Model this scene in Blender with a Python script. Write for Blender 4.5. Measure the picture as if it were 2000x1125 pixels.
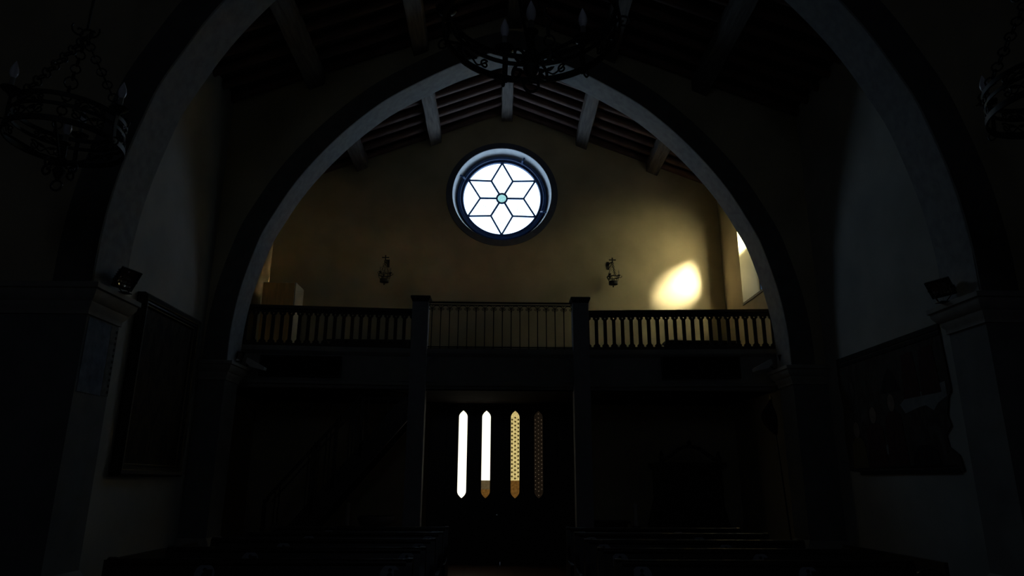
import bpy, bmesh, math, random
from mathutils import Vector, Matrix
from math import sin, cos, pi, radians as rad
random.seed(7)
S = bpy.context.scene
COL = S.collection
for o in list(bpy.data.objects):
    bpy.data.objects.remove(o)

# ------------------------------------------------------------------ camera
F = 1340.0
TH = math.atan((942 - 562.5) / F)          # upward pitch
PSI = math.atan(25 * cos(TH) / F)          # small turn to the right
EYE = Vector((0, 0, 1.55))
fwd = Vector((sin(PSI) * cos(TH), cos(PSI) * cos(TH), sin(TH)))
rgt = fwd.cross(Vector((0, 0, 1))).normalized()
upv = rgt.cross(fwd)
ro = rad(0.3)
rgt, upv = cos(ro) * rgt + sin(ro) * upv, -sin(ro) * rgt + cos(ro) * upv
cam = bpy.data.cameras.new('camera')
cam.sensor_width = 36
cam.lens = F * 36 / 2000
cam.clip_start = 0.05
cam.clip_end = 200
camo = bpy.data.objects.new('camera', cam)
M = Matrix((rgt, upv, -fwd)).transposed().to_4x4()
M.translation = EYE
camo.matrix_world = M
COL.objects.link(camo)
S.camera = camo

# ------------------------------------------------------------------ sky, sun, daylight, exposure
S.view_settings.view_transform = 'Standard'
S.view_settings.look = 'None'
S.view_settings.exposure = 0
S.view_settings.gamma = 1
S.view_settings.use_curve_mapping = False
W = bpy.data.worlds.new('sky')
S.world = W
W.use_nodes = True
W.node_tree.nodes['Background'].inputs[0].default_value = (.45, .62, .9, 1)
W.node_tree.nodes['Background'].inputs[1].default_value = .25


def lamp(kind, name, loc, direction, energy, color, **kw):
    l = bpy.data.lights.new(name, kind)
    l.energy = energy
    l.color = color
    for k, v in kw.items():
        setattr(l, k, v)
    o = bpy.data.objects.new(name, l)
    o.location = loc
    o.rotation_euler = Vector(direction).to_track_quat('-Z', 'Y').to_euler()
    COL.objects.link(o)
    return o


# morning sun from the right and its glow through the side window
lamp('SUN', 'sun', (12, 2, 12), (-.6, 1, -.45), 92, (1, .90, .64), angle=rad(15))
lamp('AREA', 'side_window_daylight', (5.62, 12.55, 6.1), (-.68, 1, -.16), 34, (1, .90, .46), shape='RECTANGLE',
     size=.9, size_y=1.5, spread=rad(74))
lamp('AREA', 'side_window_sky', (5.60, 12.6, 6.0), (-1, .14, -.06), 24, (1, .60, .30), shape='RECTANGLE', size=1.1, size_y=1.4, spread=rad(30))  # added orange fill for the loft's left end, aimed in through the side window
# faint daylight from the sanctuary window behind the viewer
lamp('AREA', 'sanctuary_window_daylight', (-.5, -3.7, 5.6), (.05, 1, -.22), 5.5, (.62, .74, 1), shape='RECTANGLE', size=.9, size_y=1.8)


# ------------------------------------------------------------------ materials
def mat(name, col, rough=.7, var=.25, scale=6., metal=0., bump=0., spec=.5, stretch=None, detail=6):
    m = bpy.data.materials.new(name)
    m.use_nodes = True
    nt = m.node_tree
    b = nt.nodes['Principled BSDF']
    b.inputs['Roughness'].default_value = rough
    b.inputs['Metallic'].default_value = metal
    b.inputs['Specular IOR Level'].default_value = spec
    tc = nt.nodes.new('ShaderNodeTexCoord')
    mp = nt.nodes.new('ShaderNodeMapping')
    if stretch:
        mp.inputs['Scale'].default_value = stretch
    nt.links.new(tc.outputs['Object'], mp.inputs['Vector'])
    n = nt.nodes.new('ShaderNodeTexNoise')
    n.inputs['Scale'].default_value = scale
    n.inputs['Detail'].default_value = detail
    nt.links.new(mp.outputs[0], n.inputs['Vector'])
    r = nt.nodes.new('ShaderNodeValToRGB')
    r.color_ramp.elements[0].position = .3
    r.color_ramp.elements[1].position = .7
    r.color_ramp.elements[0].color = (*[c * (1 - var) for c in col], 1)
    r.color_ramp.elements[1].color = (*[min(1, c * (1 + var)) for c in col], 1)
    nt.links.new(n.outputs['Fac'], r.inputs[0])
    nt.links.new(r.outputs[0], b.inputs['Base Color'])
    if bump:
        bp = nt.nodes.new('ShaderNodeBump')
        bp.inputs['Strength'].default_value = bump
        bp.inputs['Distance'].default_value = .02
        nt.links.new(n.outputs['Fac'], bp.inputs['Height'])
        nt.links.new(bp.outputs[0], b.inputs['Normal'])
    return m


def glow(name, col, strength, var=.1, scale=30., clear=0.):
    """a lit window pane: daylight glow, partly see-through"""
    m = bpy.data.materials.new(name)
    m.use_nodes = True
    nt = m.node_tree
    nt.nodes.remove(nt.nodes['Principled BSDF'])
    out = nt.nodes['Material Output']
    tc = nt.nodes.new('ShaderNodeTexCoord')
    n = nt.nodes.new('ShaderNodeTexNoise')
    n.inputs['Scale'].default_value = scale
    n.inputs['Detail'].default_value = 4
    nt.links.new(tc.outputs['Object'], n.inputs['Vector'])
    r = nt.nodes.new('ShaderNodeValToRGB')
    r.color_ramp.elements[0].position = .35
    r.color_ramp.elements[1].position = .65
    r.color_ramp.elements[0].color = (*[c * (1 - var) for c in col], 1)
    r.color_ramp.elements[1].color = (*col, 1)
    nt.links.new(n.outputs['Fac'], r.inputs[0])
    e = nt.nodes.new('ShaderNodeEmission')
    e.inputs['Strength'].default_value = strength
    nt.links.new(r.outputs[0], e.inputs['Color'])
    g = nt.nodes.new('ShaderNodeBsdfGlossy')
    g.inputs['Roughness'].default_value = .15
    g.inputs['Color'].default_value = (.04, .04, .04, 1)
    a = nt.nodes.new('ShaderNodeAddShader')
    nt.links.new(e.outputs[0], a.inputs[0])
    nt.links.new(g.outputs[0], a.inputs[1])
    last = a
    if clear > 0:
        t = nt.nodes.new('ShaderNodeBsdfTransparent')
        mx = nt.nodes.new('ShaderNodeMixShader')
        mx.inputs[0].default_value = clear
        nt.links.new(a.outputs[0], mx.inputs[1])
        nt.links.new(t.outputs[0], mx.inputs[2])
        last = mx
    nt.links.new(last.outputs[0], out.inputs['Surface'])
    return m


OCHRE = mat('ochre_plaster', (.47, .405, .28), .9, .16, 1.3, bump=.15)
CREAM = mat('cream_plaster', (.43, .42, .39), .9, .12, 1.6, bump=.15)
GREY = mat('grey_plaster', (.33, .335, .345), .9, .16, 9., bump=.1)
STONE = mat('dark_grey_stone', (.13, .125, .12), .85, .2, 5., bump=.2)
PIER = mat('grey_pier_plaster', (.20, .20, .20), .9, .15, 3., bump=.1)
MOULD = mat('grey_moulding_stone', (.33, .31, .28), .8, .15, 6.)
ROSEBAND = mat('slate_blue_paint', (.10, .115, .17), .85, .15, 5.)
REVEAL = mat('pale_reveal_plaster', (.80, .80, .82), .9, .1, 5.)
RAFTER = mat('red_brown_rafter_wood', (.13, .068, .058), .75, .35, 4., stretch=(1, 8, 1))
BOARD = mat('dark_roof_boards', (.045, .028, .024), .85, .3, 3., stretch=(1, 6, 1))
DARKBEAM = mat('dark_beam_wood', (.13, .115, .11), .75, .4, 5., bump=.3, stretch=(5, .5, 5))
SOFFIT = mat('shade_dark_soffit_wood', (.014, .010, .009), .95, .3, 4., spec=.05, stretch=(1, 6, 1))  # shade under the loft put into the colour as near black
BEAM = mat('weathered_beam_wood', (.125, .10, .088), .75, .4, 5., bump=.3, stretch=(5, .5, 5))
IRON = mat('black_wrought_iron', (.018, .017, .018), .55, .3, 20., metal=.3)
WOOD = mat('dark_walnut_wood', (.030, .018, .012), .38, .4, 5., stretch=(1, 8, 8))
RAILW = mat('dark_railing_wood', (.028, .019, .014), .6, .3, 8.)
LOFTP = mat('grey_loft_plaster', (.30, .29, .28), .9, .12, 4.)
POST = mat('grey_blue_post_paint', (.30, .30, .33), .85, .1, 5.)
BLACK = mat('black_cloth_mesh', (.006, .006, .006), .95, .2, 40.)
BULB = mat('frosted_bulb_glass', (.75, .75, .80), .25, .03, 5.)
CANDLE = mat('ivory_candle_sleeve', (.22, .21, .19), .5, .1, 10.)
WHITE = mat('white_enamel', (.62, .62, .60), .5, .05, 8.)
CABF = mat('varnished_cabinet_wood', (.66, .42, .17), .5, .2, 3., stretch=(6, 6, .6))
CABS = mat('pale_cabinet_laminate', (.52, .50, .42), .5, .08, 4.)
LEAD = mat('glare_blue_lead', (.03, .07, .19), .5, .2, 12.)  # blue glare of the bright panes put into the lead's base colour
CHROME = mat('mirror_reflector', (.75, .75, .75), .12, .05, 30., metal=1.)
BRASS = mat('worn_brass', (.55, .42, .2), .3, .2, 30., metal=1.)
STICK = mat('pale_round_sticker', (.30, .32, .36), .6, .08, 30.)
INK = mat('dark_sticker_print', (.02, .02, .03), .6, .05, 30.)
GILT = mat('dull_gilt_edge', (.20, .15, .07), .45, .3, 20., metal=.4)
FRAMEW = mat('black_picture_frame_wood', (.016, .012, .010), .45, .3, 8.)
TORN = mat('bare_white_plaster', (.24, .24, .24), .95, .15, 8., bump=.3)
BLUEP = mat('faded_blue_fresco', (.17, .20, .26), .9, .3, 9., bump=.2)
BORDER = mat('faded_border_fresco', (.17, .165, .16), .9, .3, 14.)
WAX = mat('white_wax', (.55, .53, .48), .5, .05, 10.)
VELVET = mat('dark_red_velvet', (.05, .012, .014), .95, .2, 20.)


def glassy(name, col, rough, alpha):
    m = bpy.data.materials.new(name)
    m.use_nodes = True
    nt = m.node_tree
    nt.nodes.remove(nt.nodes['Principled BSDF'])
    t = nt.nodes.new('ShaderNodeBsdfTransparent')
    t.inputs[0].default_value = (*col, 1)
    g = nt.nodes.new('ShaderNodeBsdfGlossy')
    g.inputs['Roughness'].default_value = rough
    mx = nt.nodes.new('ShaderNodeMixShader')
    mx.inputs[0].default_value = alpha
    nt.links.new(t.outputs[0], mx.inputs[1])
    nt.links.new(g.outputs[0], mx.inputs[2])
    nt.links.new(mx.outputs[0], nt.nodes['Material Output'].inputs['Surface'])
    return m


CLEAR = glassy('clear_window_glass', (.95, .95, .9), .05, .06)
LAMPGLASS = glassy('lamp_glass', (.9, .9, .9), .06, .12)
ROSEG = glow('white_rose_glass', (.55, .77, 1), 4.6, .12, 26)
ROSED = glow('patterned_rose_glass', (.52, .76, 1), 4.2, .2, 60)
ROSEC = glow('teal_rose_glass', (.42, .86, .90), 1.0, .35, 40)
DOOR1 = glow('white_hot_door_glass', (1, .95, .74), 1.5, .06, 60)
DOOR3 = glow('amber_door_glass', (.74, .58, .22), 1.0, .45, 45)
DOOR4 = glow('dusky_door_glass', (.030, .020, .012), .35, .6, 45)
DOORB = glow('brown_backed_glass', (.24, .11, .022), .6, .45, 25)
DOORC = glow('tan_backed_glass', (.17, .12, .055), .6, .3, 25)
ROUND3 = glow('amber_roundel_glass', (.22, .15, .04), .28, .5, 80)
ROUND4 = glow('pale_roundel_glass', (.36, .26, .16), .28, .5, 80)
SIDEG = glow('frosted_side_glass', (.70, .86, .88), .65, .15, 20)


def floor_mat():
    m = bpy.data.materials.new('terracotta_floor_tiles')
    m.use_nodes = True
    nt = m.node_tree
    b = nt.nodes['Principled BSDF']
    b.inputs['Roughness'].default_value = .45
    tc = nt.nodes.new('ShaderNodeTexCoord')
    br = nt.nodes.new('ShaderNodeTexBrick')
    br.offset = 0
    br.inputs['Scale'].default_value = 1
    br.inputs['Brick Width'].default_value = .3
    br.inputs['Row Height'].default_value = .3
    br.inputs['Mortar Size'].default_value = .006
    br.inputs['Color1'].default_value = (.16, .075, .05, 1)
    br.inputs['Color2'].default_value = (.12, .06, .04, 1)
    br.inputs['Mortar'].default_value = (.05, .045, .04, 1)
    nt.links.new(tc.outputs['Object'], br.inputs['Vector'])
    nt.links.new(br.outputs['Color'], b.inputs['Base Color'])
    return m


def patch_mat(name, cols, scale, stretch, rough=.85):
    """old painted surface: soft upright patches of several pigments"""
    m = bpy.data.materials.new(name)
    m.use_nodes = True
    nt = m.node_tree
    b = nt.nodes['Principled BSDF']
    b.inputs['Roughness'].default_value = rough
    b.inputs['Specular IOR Level'].default_value = .12
    tc = nt.nodes.new('ShaderNodeTexCoord')
    mp = nt.nodes.new('ShaderNodeMapping')
    mp.inputs['Scale'].default_value = stretch
    nt.links.new(tc.outputs['Object'], mp.inputs['Vector'])
    n = nt.nodes.new('ShaderNodeTexNoise')
    n.inputs['Scale'].default_value = scale
    n.inputs['Detail'].default_value = 5
    n.inputs['Distortion'].default_value = .6
    nt.links.new(mp.outputs[0], n.inputs['Vector'])
    r = nt.nodes.new('ShaderNodeValToRGB')
    el = r.color_ramp.elements
    while len(el) < len(cols):
        el.new(.5)
    for i, c in enumerate(cols):
        el[i].position = .28 + .44 * i / (len(cols) - 1)
        el[i].color = (*c, 1)
    nt.links.new(n.outputs['Fac'], r.inputs[0])
    nt.links.new(r.outputs[0], b.inputs['Base Color'])
    return m


FLOOR = floor_mat()
CANVAS = patch_mat('dark_old_oil_paint', [(.008, .007, .006), (.015, .011, .008), (.045, .032, .022), (.012, .010, .010), (.05, .028, .02)],
                   2.2, (1, 2, .8), .6)
FRESCO = patch_mat('faded_fresco_ground', [(.05, .048, .045), (.09, .08, .07), (.06, .045, .04), (.11, .10, .09)], 2.5, (1, 1.6, .7))
ROBE1 = patch_mat('faded_red_robe', [(.06, .026, .026), (.085, .042, .04), (.05, .022, .024)], 5, (1, 3, .5))
ROBE2 = patch_mat('faded_ochre_robe', [(.14, .11, .055), (.19, .15, .08)], 5, (1, 3, .5))
ROBE3 = patch_mat('faded_black_robe', [(.02, .02, .02), (.05, .045, .04)], 5, (1, 3, .5))
SKIN = mat('faded_flesh_fresco', (.23, .17, .13), .9, .2, 12.)


# ------------------------------------------------------------------ mesh builder
def basis(d):
    d = Vector(d).normalized()
    a = Vector((0, 0, 1)) if abs(d.z) < .9 else Vector((1, 0, 0))
    u = d.cross(a).normalized()
    return u, d.cross(u)


class MB:
    def __init__(s):
        s.v, s.f, s.sm, s.mi = [], [], [], []

    def add(s, vs, fs, smooth=False, mi=0):
        k = len(s.v)
        s.v += [Vector(p) for p in vs]
        for f in fs:
            s.f.append([i + k for i in f])
            s.sm.append(smooth)
            s.mi.append(mi)
        return s

    def box(s, x0, x1, y0, y1, z0, z1, mi=0):
        v = [(x, y, z) for z in (z0, z1) for y in (y0, y1) for x in (x0, x1)]
        return s.add(v, [(0, 2, 3, 1), (4, 5, 7, 6), (0, 1, 5, 4), (2, 6, 7, 3), (0, 4, 6, 2), (1, 3, 7, 5)], mi=mi)

    def loft(s, rings, closed=True, cap=True, smooth=False, mi=0):
        n = len(rings[0])
        k = len(rings)
        vs = [p for r in rings for p in r]
        fs = []
        for i in range(k - 1):
            for j in range(n if closed else n - 1):
                a, b = i * n + j, i * n + (j + 1) % n
                fs.append((a, b, b + n, a + n))
        s.add(vs, fs, smooth, mi)
        if cap:
            s.add(rings[0], [tuple(reversed(range(n)))], mi=mi)
            s.add(rings[-1], [tuple(range(n))], mi=mi)
        return s

    def tube(s, pts, r, n=8, closed=False, smooth=True):
        pts = [Vector(p) for p in pts]
        rr = r if isinstance(r, (list, tuple)) else [r] * len(pts)
        rings = []
        u = None
        N = len(pts)
        for i, p in enumerate(pts):
            if closed:
                d = pts[(i + 1) % N] - pts[i - 1]
            else:
                d = pts[min(i + 1, N - 1)] - pts[max(i - 1, 0)]
            if d.length < 1e-9:
                d = Vector((0, 0, 1))
            d.normalize()
            if u is None:
                u, w = basis(d)
            else:
                u = (u - d * u.dot(d))
                if u.length < 1e-6:
                    u, w = basis(d)
                u.normalize()
                w = d.cross(u)
            w = d.cross(u)
            rings.append([p + (u * cos(2 * pi * j / n) + w * sin(2 * pi * j / n)) * rr[i] for j in range(n)])
        if closed:
            rings.append(rings[0])
        return s.loft(rings, cap=not closed, smooth=smooth)

    def band(s, pts, w, t, normal):
        """flat bar along pts: width w along `normal`, thickness t"""
        pts = [Vector(p) for p in pts]
        nv = Vector(normal).normalized()
        rings = []
        for i, p in enumerate(pts):
            d = (pts[min(i + 1, len(pts) - 1)] - pts[max(i - 1, 0)]).normalized()
            q = d.cross(nv).normalized()
            rings.append([p + nv * a * w / 2 + q * b * t / 2 for a, b in ((-1, -1), (1, -1), (1, 1), (-1, 1))])
        return s.loft(rings)

    def ring(s, c, R, w, h, n=48):
        """horizontal flat hoop: radial thickness w, height h"""
        c = Vector(c)
        rings = []
        for i in range(n + 1):
            a = 2 * pi * i / n
            e = Vector((cos(a), sin(a), 0))
            rings.append([c + e * (R + b * w / 2) + Vector((0, 0, q * h / 2)) for b, q in ((-1, -1), (1, -1), (1, 1), (-1, 1))])
        return s.loft(rings, cap=False)

    def lathe(s, prof, c=(0, 0, 0), n=16, axis=(0, 0, 1)):
        c = Vector(c)
        d = Vector(axis).normalized()
        u, w = basis(d)
        rings = [[c + d * z + (u * cos(2 * pi * j / n) + w * sin(2 * pi * j / n)) * max(r, 1e-4) for j in range(n)] for r, z in prof]
        return s.loft(rings, smooth=True)

    def prism(s, poly, o, ex, ey, ez):
        """2-D polygon in plane (ex,ey) at o pushed along ez"""
        o, ex, ey, ez = Vector(o), Vector(ex), Vector(ey), Vector(ez)
        a = [o + ex * p[0] + ey * p[1] for p in poly]
        return s.loft([a, [p + ez for p in a]])

    def torus(s, c, R, r, u, w, n=10, m=5):
        c, u, w = Vector(c), Vector(u), Vector(w)
        return s.tube([c + u * cos(2 * pi * i / n) * R + w * sin(2 * pi * i / n) * R for i in range(n)], r, m, closed=True)

    def build(s, name, m, parent=None, local=False):
        off = Vector((0, 0, 0))
        if parent is not None and not local:
            p = parent
            while p is not None:
                off += p.location
                p = p.parent
        me = bpy.data.meshes.new(name)
        me.from_pydata([tuple(p - off) for p in s.v], [], s.f)
        for i, p in enumerate(me.polygons):
            p.use_smooth = s.sm[i]
            p.material_index = s.mi[i]
        for x in (m if isinstance(m, (list, tuple)) else [m]):
            me.materials.append(x)
        bm = bmesh.new()
        bm.from_mesh(me)
        bmesh.ops.remove_doubles(bm, verts=bm.verts, dist=1e-5)
        bmesh.ops.recalc_face_normals(bm, faces=bm.faces)
        bm.to_mesh(me)
        bm.free()
        me.set_sharp_from_angle(angle=rad(40))
        o = bpy.data.objects.new(name, me)
        COL.objects.link(o)
        if parent is not None:
            o.parent = parent
        return o


def tag(o, label=None, cat=None, group=None, kind=None):
    for k, v in (('label', label), ('category', cat), ('group', group), ('kind', kind)):
        if v:
            o[k] = v
    return o


def thing(name, label, cat, loc, group=None, kind=None):
    o = bpy.data.objects.new(name, None)
    o.empty_display_size = .1
    o.location = loc
    COL.objects.link(o)
    return tag(o, label, cat, group, kind)


def struct(name, mb, m, label=None, parent=None):
    o = mb.build(name, m, parent)
    if parent is None:
        tag(o, label, None, None, 'structure')
        o['category'] = name.split('_')[0]
    return o


def copy_tree(o, parent=None):
    c = o.copy()
    COL.objects.link(c)
    if parent is not None:
        c.parent = parent
        c.matrix_parent_inverse = o.matrix_parent_inverse.copy()
    for ch in list(o.children):
        copy_tree(ch, c)
    return c


def spiral(c, u, w, r0, turns, start, n=22, out=1):
    """points of a flat scroll from its tight centre outward"""
    c, u, w = Vector(c), Vector(u), Vector(w)
    pts = []
    for i in range(n + 1):
        t = i / n
        a = start + out * turns * 2 * pi * t
        r = r0 * (.12 + .88 * t)
        pts.append(c + u * cos(a) * r + w * sin(a) * r)
    return pts


# ------------------------------------------------------------------ the setting
YA, YA2, YB, YB2, YW = 6.55, 7.12, 11.0, 11.55, 14.5
XL, XR = -4.80, 5.32            # bay between the arches
XL2, XR2 = -5.05, 4.95          # loft bay
RC = .12                        # ridge


def roofz(x):
    return 9.93 - .395 * abs(x - RC)


ARCH = [(4.56, 3.3), (4.56, 3.87), (4.52, 4.34), (4.45, 4.75), (4.34, 5.2), (4.22, 5.6), (4.03, 6.0), (3.82, 6.4), (3.56, 6.8), (3.2, 7.26),
        (2.78, 7.71), (2.28, 8.15), (1.71, 8.52), (1.09, 8.87), (.56, 9.1), (.2, 9.22), (0, 9.26)]


def dens(pts, k=4):
    """Catmull-Rom smoothing of the traced half arch"""
    out = []
    for i in range(len(pts) - 1):
        p0, p1, p2, p3 = pts[max(i - 1, 0)], pts[i], pts[i + 1], pts[min(i + 2, len(pts) - 1)]
        for j in range(k):
            t = j / k
            out.append(tuple(.5 * (2 * p1[a] + (p2[a] - p0[a]) * t + (2 * p0[a] - 5 * p1[a] + 4 * p2[a] - p3[a]) * t * t
                                   + (3 * p1[a] - p0[a] - 3 * p2[a] + p3[a]) * t ** 3) for a in (0, 1)))
    out.append(pts[-1])
    return out


def full_arch(c, k):
    h = dens([(x * k, z) for x, z in ARCH])
    L = [(c - x, z) for x, z in h]
    Rr = [(c + x, z) for x, z in reversed(h[:-1])]
    return L + Rr


def arch_wall(name, c, k, y0, y1, xl, xr, label):
    A = full_arch(c, k)
    mb = MB()
    n = len(A)
    front = [(x, y0, z) for x, z in A]
    back = [(x, y1, z) for x, z in A]
    tf = [(x, y0, 10.2) for x, z in A]
    tb = [(x, y1, 10.2) for x, z in A]
    for i in range(n - 1):
        mb.add([front[i], front[i + 1], tf[i + 1], tf[i]], [(0, 1, 2, 3)])
        mb.add([back[i], back[i + 1], tb[i + 1], tb[i]], [(0, 1, 2, 3)])
        mb.add([front[i], front[i + 1], back[i + 1], back[i]], [(0, 1, 2, 3)], True, 1)
    for xa_, xb_ in ((xl, A[0][0]), (xr, A[-1][0])):
        for yy in (y0, y1):
            mb.add([(xa_, yy, 3.3), (xb_, yy, 3.3), (xb_, yy, 10.2), (xa_, yy, 10.2)], [(0, 1, 2, 3)])
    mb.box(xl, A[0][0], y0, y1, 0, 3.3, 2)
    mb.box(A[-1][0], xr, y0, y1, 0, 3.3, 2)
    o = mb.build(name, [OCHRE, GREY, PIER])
    tag(o, label, 'wall', None, 'structure')
    # raised archivolt band on the face towards the altar
    ar = MB()
    ri, rf = [], []
    for i, (x, z) in enumerate(A):
        a, b = A[max(i - 1, 0)], A[min(i + 1, n - 1)]
        t = Vector((b[0] - a[0], b[1] - a[1])).normalized()
        nx, nz = -t.y, t.x
        ri.append([Vector((x, y0 - .025, z)), Vector((x + nx * .38, y0 - .025, z + nz * .38)), Vector((x + nx * .40, y0 + .01, z + nz * .40)),
                   Vector((x, y0 + .01, z))])
    ar.loft(ri)
    return o, ar


floor = MB().box(-7, 7, -4, 15, -.2, 0)
tag(floor.build('floor', FLOOR), 'terracotta tiled church floor under the pews', 'floor', None, 'structure')

wl = MB().box(XL2 - .4, XL2, YB2 - .1, 15, 0, 9.2)
tag(wl.build('wall_left', OCHRE), 'ochre left side wall of the loft bay beside the cabinet', 'wall', None, 'structure')
wl = MB().box(XL - .5, XL, YA2 - .05, YB + .1, 0, 9.2)
tag(wl.build('wall_left', CREAM), 'pale left side wall of the nave behind the dark painting', 'wall', None, 'structure')

# right wall, with the splayed side window in the loft bay
WY0, WY1, WZ0, WZ1 = 11.75, 13.42, 5.06, 6.98
wr = MB().box(XR, XR + .5, YA2 - .05, YB + .1, 0, 9.2)
tag(wr.build('wall_right', CREAM), 'pale right side wall of the nave behind the faded fresco', 'wall', None, 'structure')
wr = MB()
for b in ((XR2, XR2 + .5, YB2 - .1, WY0, 0, 9.2), (XR2, XR2 + .5, WY1, 15, 0, 9.2), (XR2, XR2 + .5, WY0, WY1, 0, WZ0),
          (XR2, XR2 + .5, WY0, WY1, WZ1, 9.2)):
    wr.box(*b)
tag(wr.build('wall_right', OCHRE), 'ochre right side wall of the loft bay with the side window', 'wall', None, 'structure')

# back wall with a round hole for the rose and an opening for the door
RX, RZ, RR = .02, 7.9, 1.13
bw = MB()
N = 64
x0, x1, z0, z1 = -5.6, 5.6, 0, 10.3
DX0, DX1, DZ = -1.30, 1.42, 3.14


def edge_pt(a):
    d = (cos(a), sin(a))
    hi = 10.3 - RZ
    lo = RZ - 3.3
    t = 1e9
    if abs(d[0]) > 1e-6:
        t = min(t, ((x1 - RX) if d[0] > 0 else (RX - x0)) / abs(d[0]))
    if abs(d[1]) > 1e-6:
        t = min(t, (hi if d[1] > 0 else lo) / abs(d[1]))
    return (RX + d[0] * t, RZ + d[1] * t)


angs = sorted([2 * pi * i / N for i in range(N)] + [math.atan2(10.3 - RZ, x1 - RX), math.atan2(10.3 - RZ, x0 - RX),
              math.atan2(3.3 - RZ, x0 - RX) % (2 * pi), math.atan2(3.3 - RZ, x1 - RX) % (2 * pi)])
for i in range(len(angs)):
    a, b = angs[i], angs[(i + 1) % len(angs)]
    pa, pb = (RX + RR * cos(a), RZ + RR * sin(a)), (RX + RR * cos(b), RZ + RR * sin(b))
    qa, qb = edge_pt(a), edge_pt(b)
    bw.add([(pa[0], YW, pa[1]), (pb[0], YW, pb[1]), (qb[0], YW, qb[1]), (qa[0], YW, qa[1])], [(0, 1, 2, 3)])
    ia, ib = (RX + 1.03 * cos(a), RZ + 1.03 * sin(a)), (RX + 1.03 * cos(b), RZ + 1.03 * sin(b))
    bw.add([(pa[0], YW, pa[1]), (pb[0], YW, pb[1]), (ib[0], YW + .36, ib[1]), (ia[0], YW + .36, ia[1])], [(0, 1, 2, 3)], True, 1)
    bw.add([(ia[0], YW + .36, ia[1]), (ib[0], YW + .36, ib[1]), (qb[0], YW + .36, qb[1]), (qa[0], YW + .36, qa[1])], [(0, 1, 2, 3)])
bw.box(x0, DX0, YW, YW + .36, 0, 3.3)
bw.box(DX1, x1, YW, YW + .36, 0, 3.3)
bw.box(DX0, DX1, YW, YW + .36, DZ + .1, 3.3)
tag(bw.build('wall_back', [OCHRE, REVEAL]), 'ochre plastered entrance wall with the round star window', 'wall', None, 'structure')

fw = MB().box(-7, 7, -4.3, -4, 0, 10.5)
tag(fw.build('wall_front', CREAM), 'plain altar end wall', 'wall', None, 'structure')
ps = MB().box(-7.2, -6.8, -4, YA + .1, 0, 10.5).box(6.8, 7.2, -4, YA + .1, 0, 10.5)
tag(ps.build('wall_sanctuary', CREAM), 'plain sanctuary side walls', 'wall', None, 'structure')

_, arA = arch_wall('wall_near_arch', .41, .967, YA, YA2, -7, 7, 'wall pierced by the large near pointed arch')
_, arB = arch_wall('wall_far_arch', .19, 1., YB, YB2, XL - .3, XR + .3, 'wall pierced by the far pointed arch before the loft')
tag(arA.build('trim_1', STONE), 'dark stone band around the near arch', 'trim', None, 'structure')
tag(arB.build('trim_2', STONE), 'dark stone band around the far arch', 'trim', None, 'structure')


def moulded(mb, xa, xb, ya, yb, prof):
    """rectangular block whose sides follow a moulding profile (projection, z)"""
    rings = [[(xa - p, ya - p, z), (xb + p, ya - p, z), (xb + p, yb + p, z), (xa - p, yb + p, z)] for p, z in prof]
    mb.loft(rings)


CAPP = [(.005, 3.10), (.02, 3.10), (.02, 3.15), (.045, 3.18), (.05, 3.22), (.075, 3.24), (.105, 3.29), (.11, 3.33), (.13, 3.34), (.13, 3.39), (.11, 3.40)]
BASEP = [(.10, 0), (.10, .52), (.085, .56), (.06, .60), (.055, .64), (.03, .68), (.005, .72)]
k = 3
for nm, c, kk, ya, yb, xl, xr in (('near', .41, .967, YA, YA2, -6.8, 6.8), ('far', .19, 1., YB, YB2, XL, XR)):
    xi, xj = c - 4.56 * kk, c + 4.56 * kk
    for side, xa, xb in (('left', xl - .15, xi), ('right', xj, xr + .15)):
        mb = MB()
        moulded(mb, xa, xb, ya, yb, CAPP)
        tag(mb.build('trim_%d' % k, MOULD), 'moulded stone capital on the %s %s pier' % (nm, side), 'trim', None, 'structure')
        k += 1
        mb = MB()
        moulded(mb, xa, xb, ya, yb, BASEP)
        tag(mb.build('trim_%d' % k, MOULD), 'moulded plinth at the foot of the %s %s pier' % (nm, side), 'trim', None, 'structure')
        k += 1

# round painted band about the rose
rb = MB()
rings = []
for i in range(97):
    a = 2 * pi * i / 96
    e = Vector((cos(a), 0, sin(a)))
    c = Vector((RX, YW, RZ))
    rings.append([c + e * 1.135 + Vector((0, -.012, 0)), c + e * 1.27 + Vector((0, -.012, 0)), c + e * 1.28 + Vector((0, .01, 0)), c + e * 1.135 + Vector((0, .01, 0))])
rb.loft(rings, cap=False, smooth=False)
tag(rb.build('trim_%d' % k, ROSEBAND), 'slate blue band around the round window', 'trim', None, 'structure')

# ------------------------------------------------------------------ roofs
def roof(name, y0, y1, xl, xr, rafters, label):
    root = thing(name, label, 'ceiling', (RC, (y0 + y1) / 2, 9.9), None, 'structure')
    mb = MB()
    for s_, xe in ((-1, xl), (1, xr)):
        ze = roofz(xe)
        zr = roofz(RC)
        q = [(RC, zr + .19), (xe, ze + .19), (xe, ze + .40), (RC, zr + .40)]
        mb.loft([[(x, y0, z) for x, z in q], [(x, y1, z) for x, z in q]])
    mb.build('roof_boards', BOARD, root)
    if rafters:
        n = int((y1 - y0) / .37)
        for s_, xe in ((-1, xl), (1, xr)):
            for i in range(n):
                y = y0 + .2 + i * (y1 - y0 - .28) / (n - 1)
                j = [random.uniform(-.012, .012) for _ in range(3)]
                pts = [(RC + s_ * .02, y, roofz(RC) + .115 + j[0] * .5), (RC + (xe - RC) * .5, y + j[1], roofz(RC + (xe - RC) * .5) + .115 + j[2] * .5),
                       (xe, y, roofz(xe) + .115)]
                r = MB().tube(pts, [.085, .08 + j[0] * .4, .075], 10)
                r.build('rafter', RAFTER, root)
    return root


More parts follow.
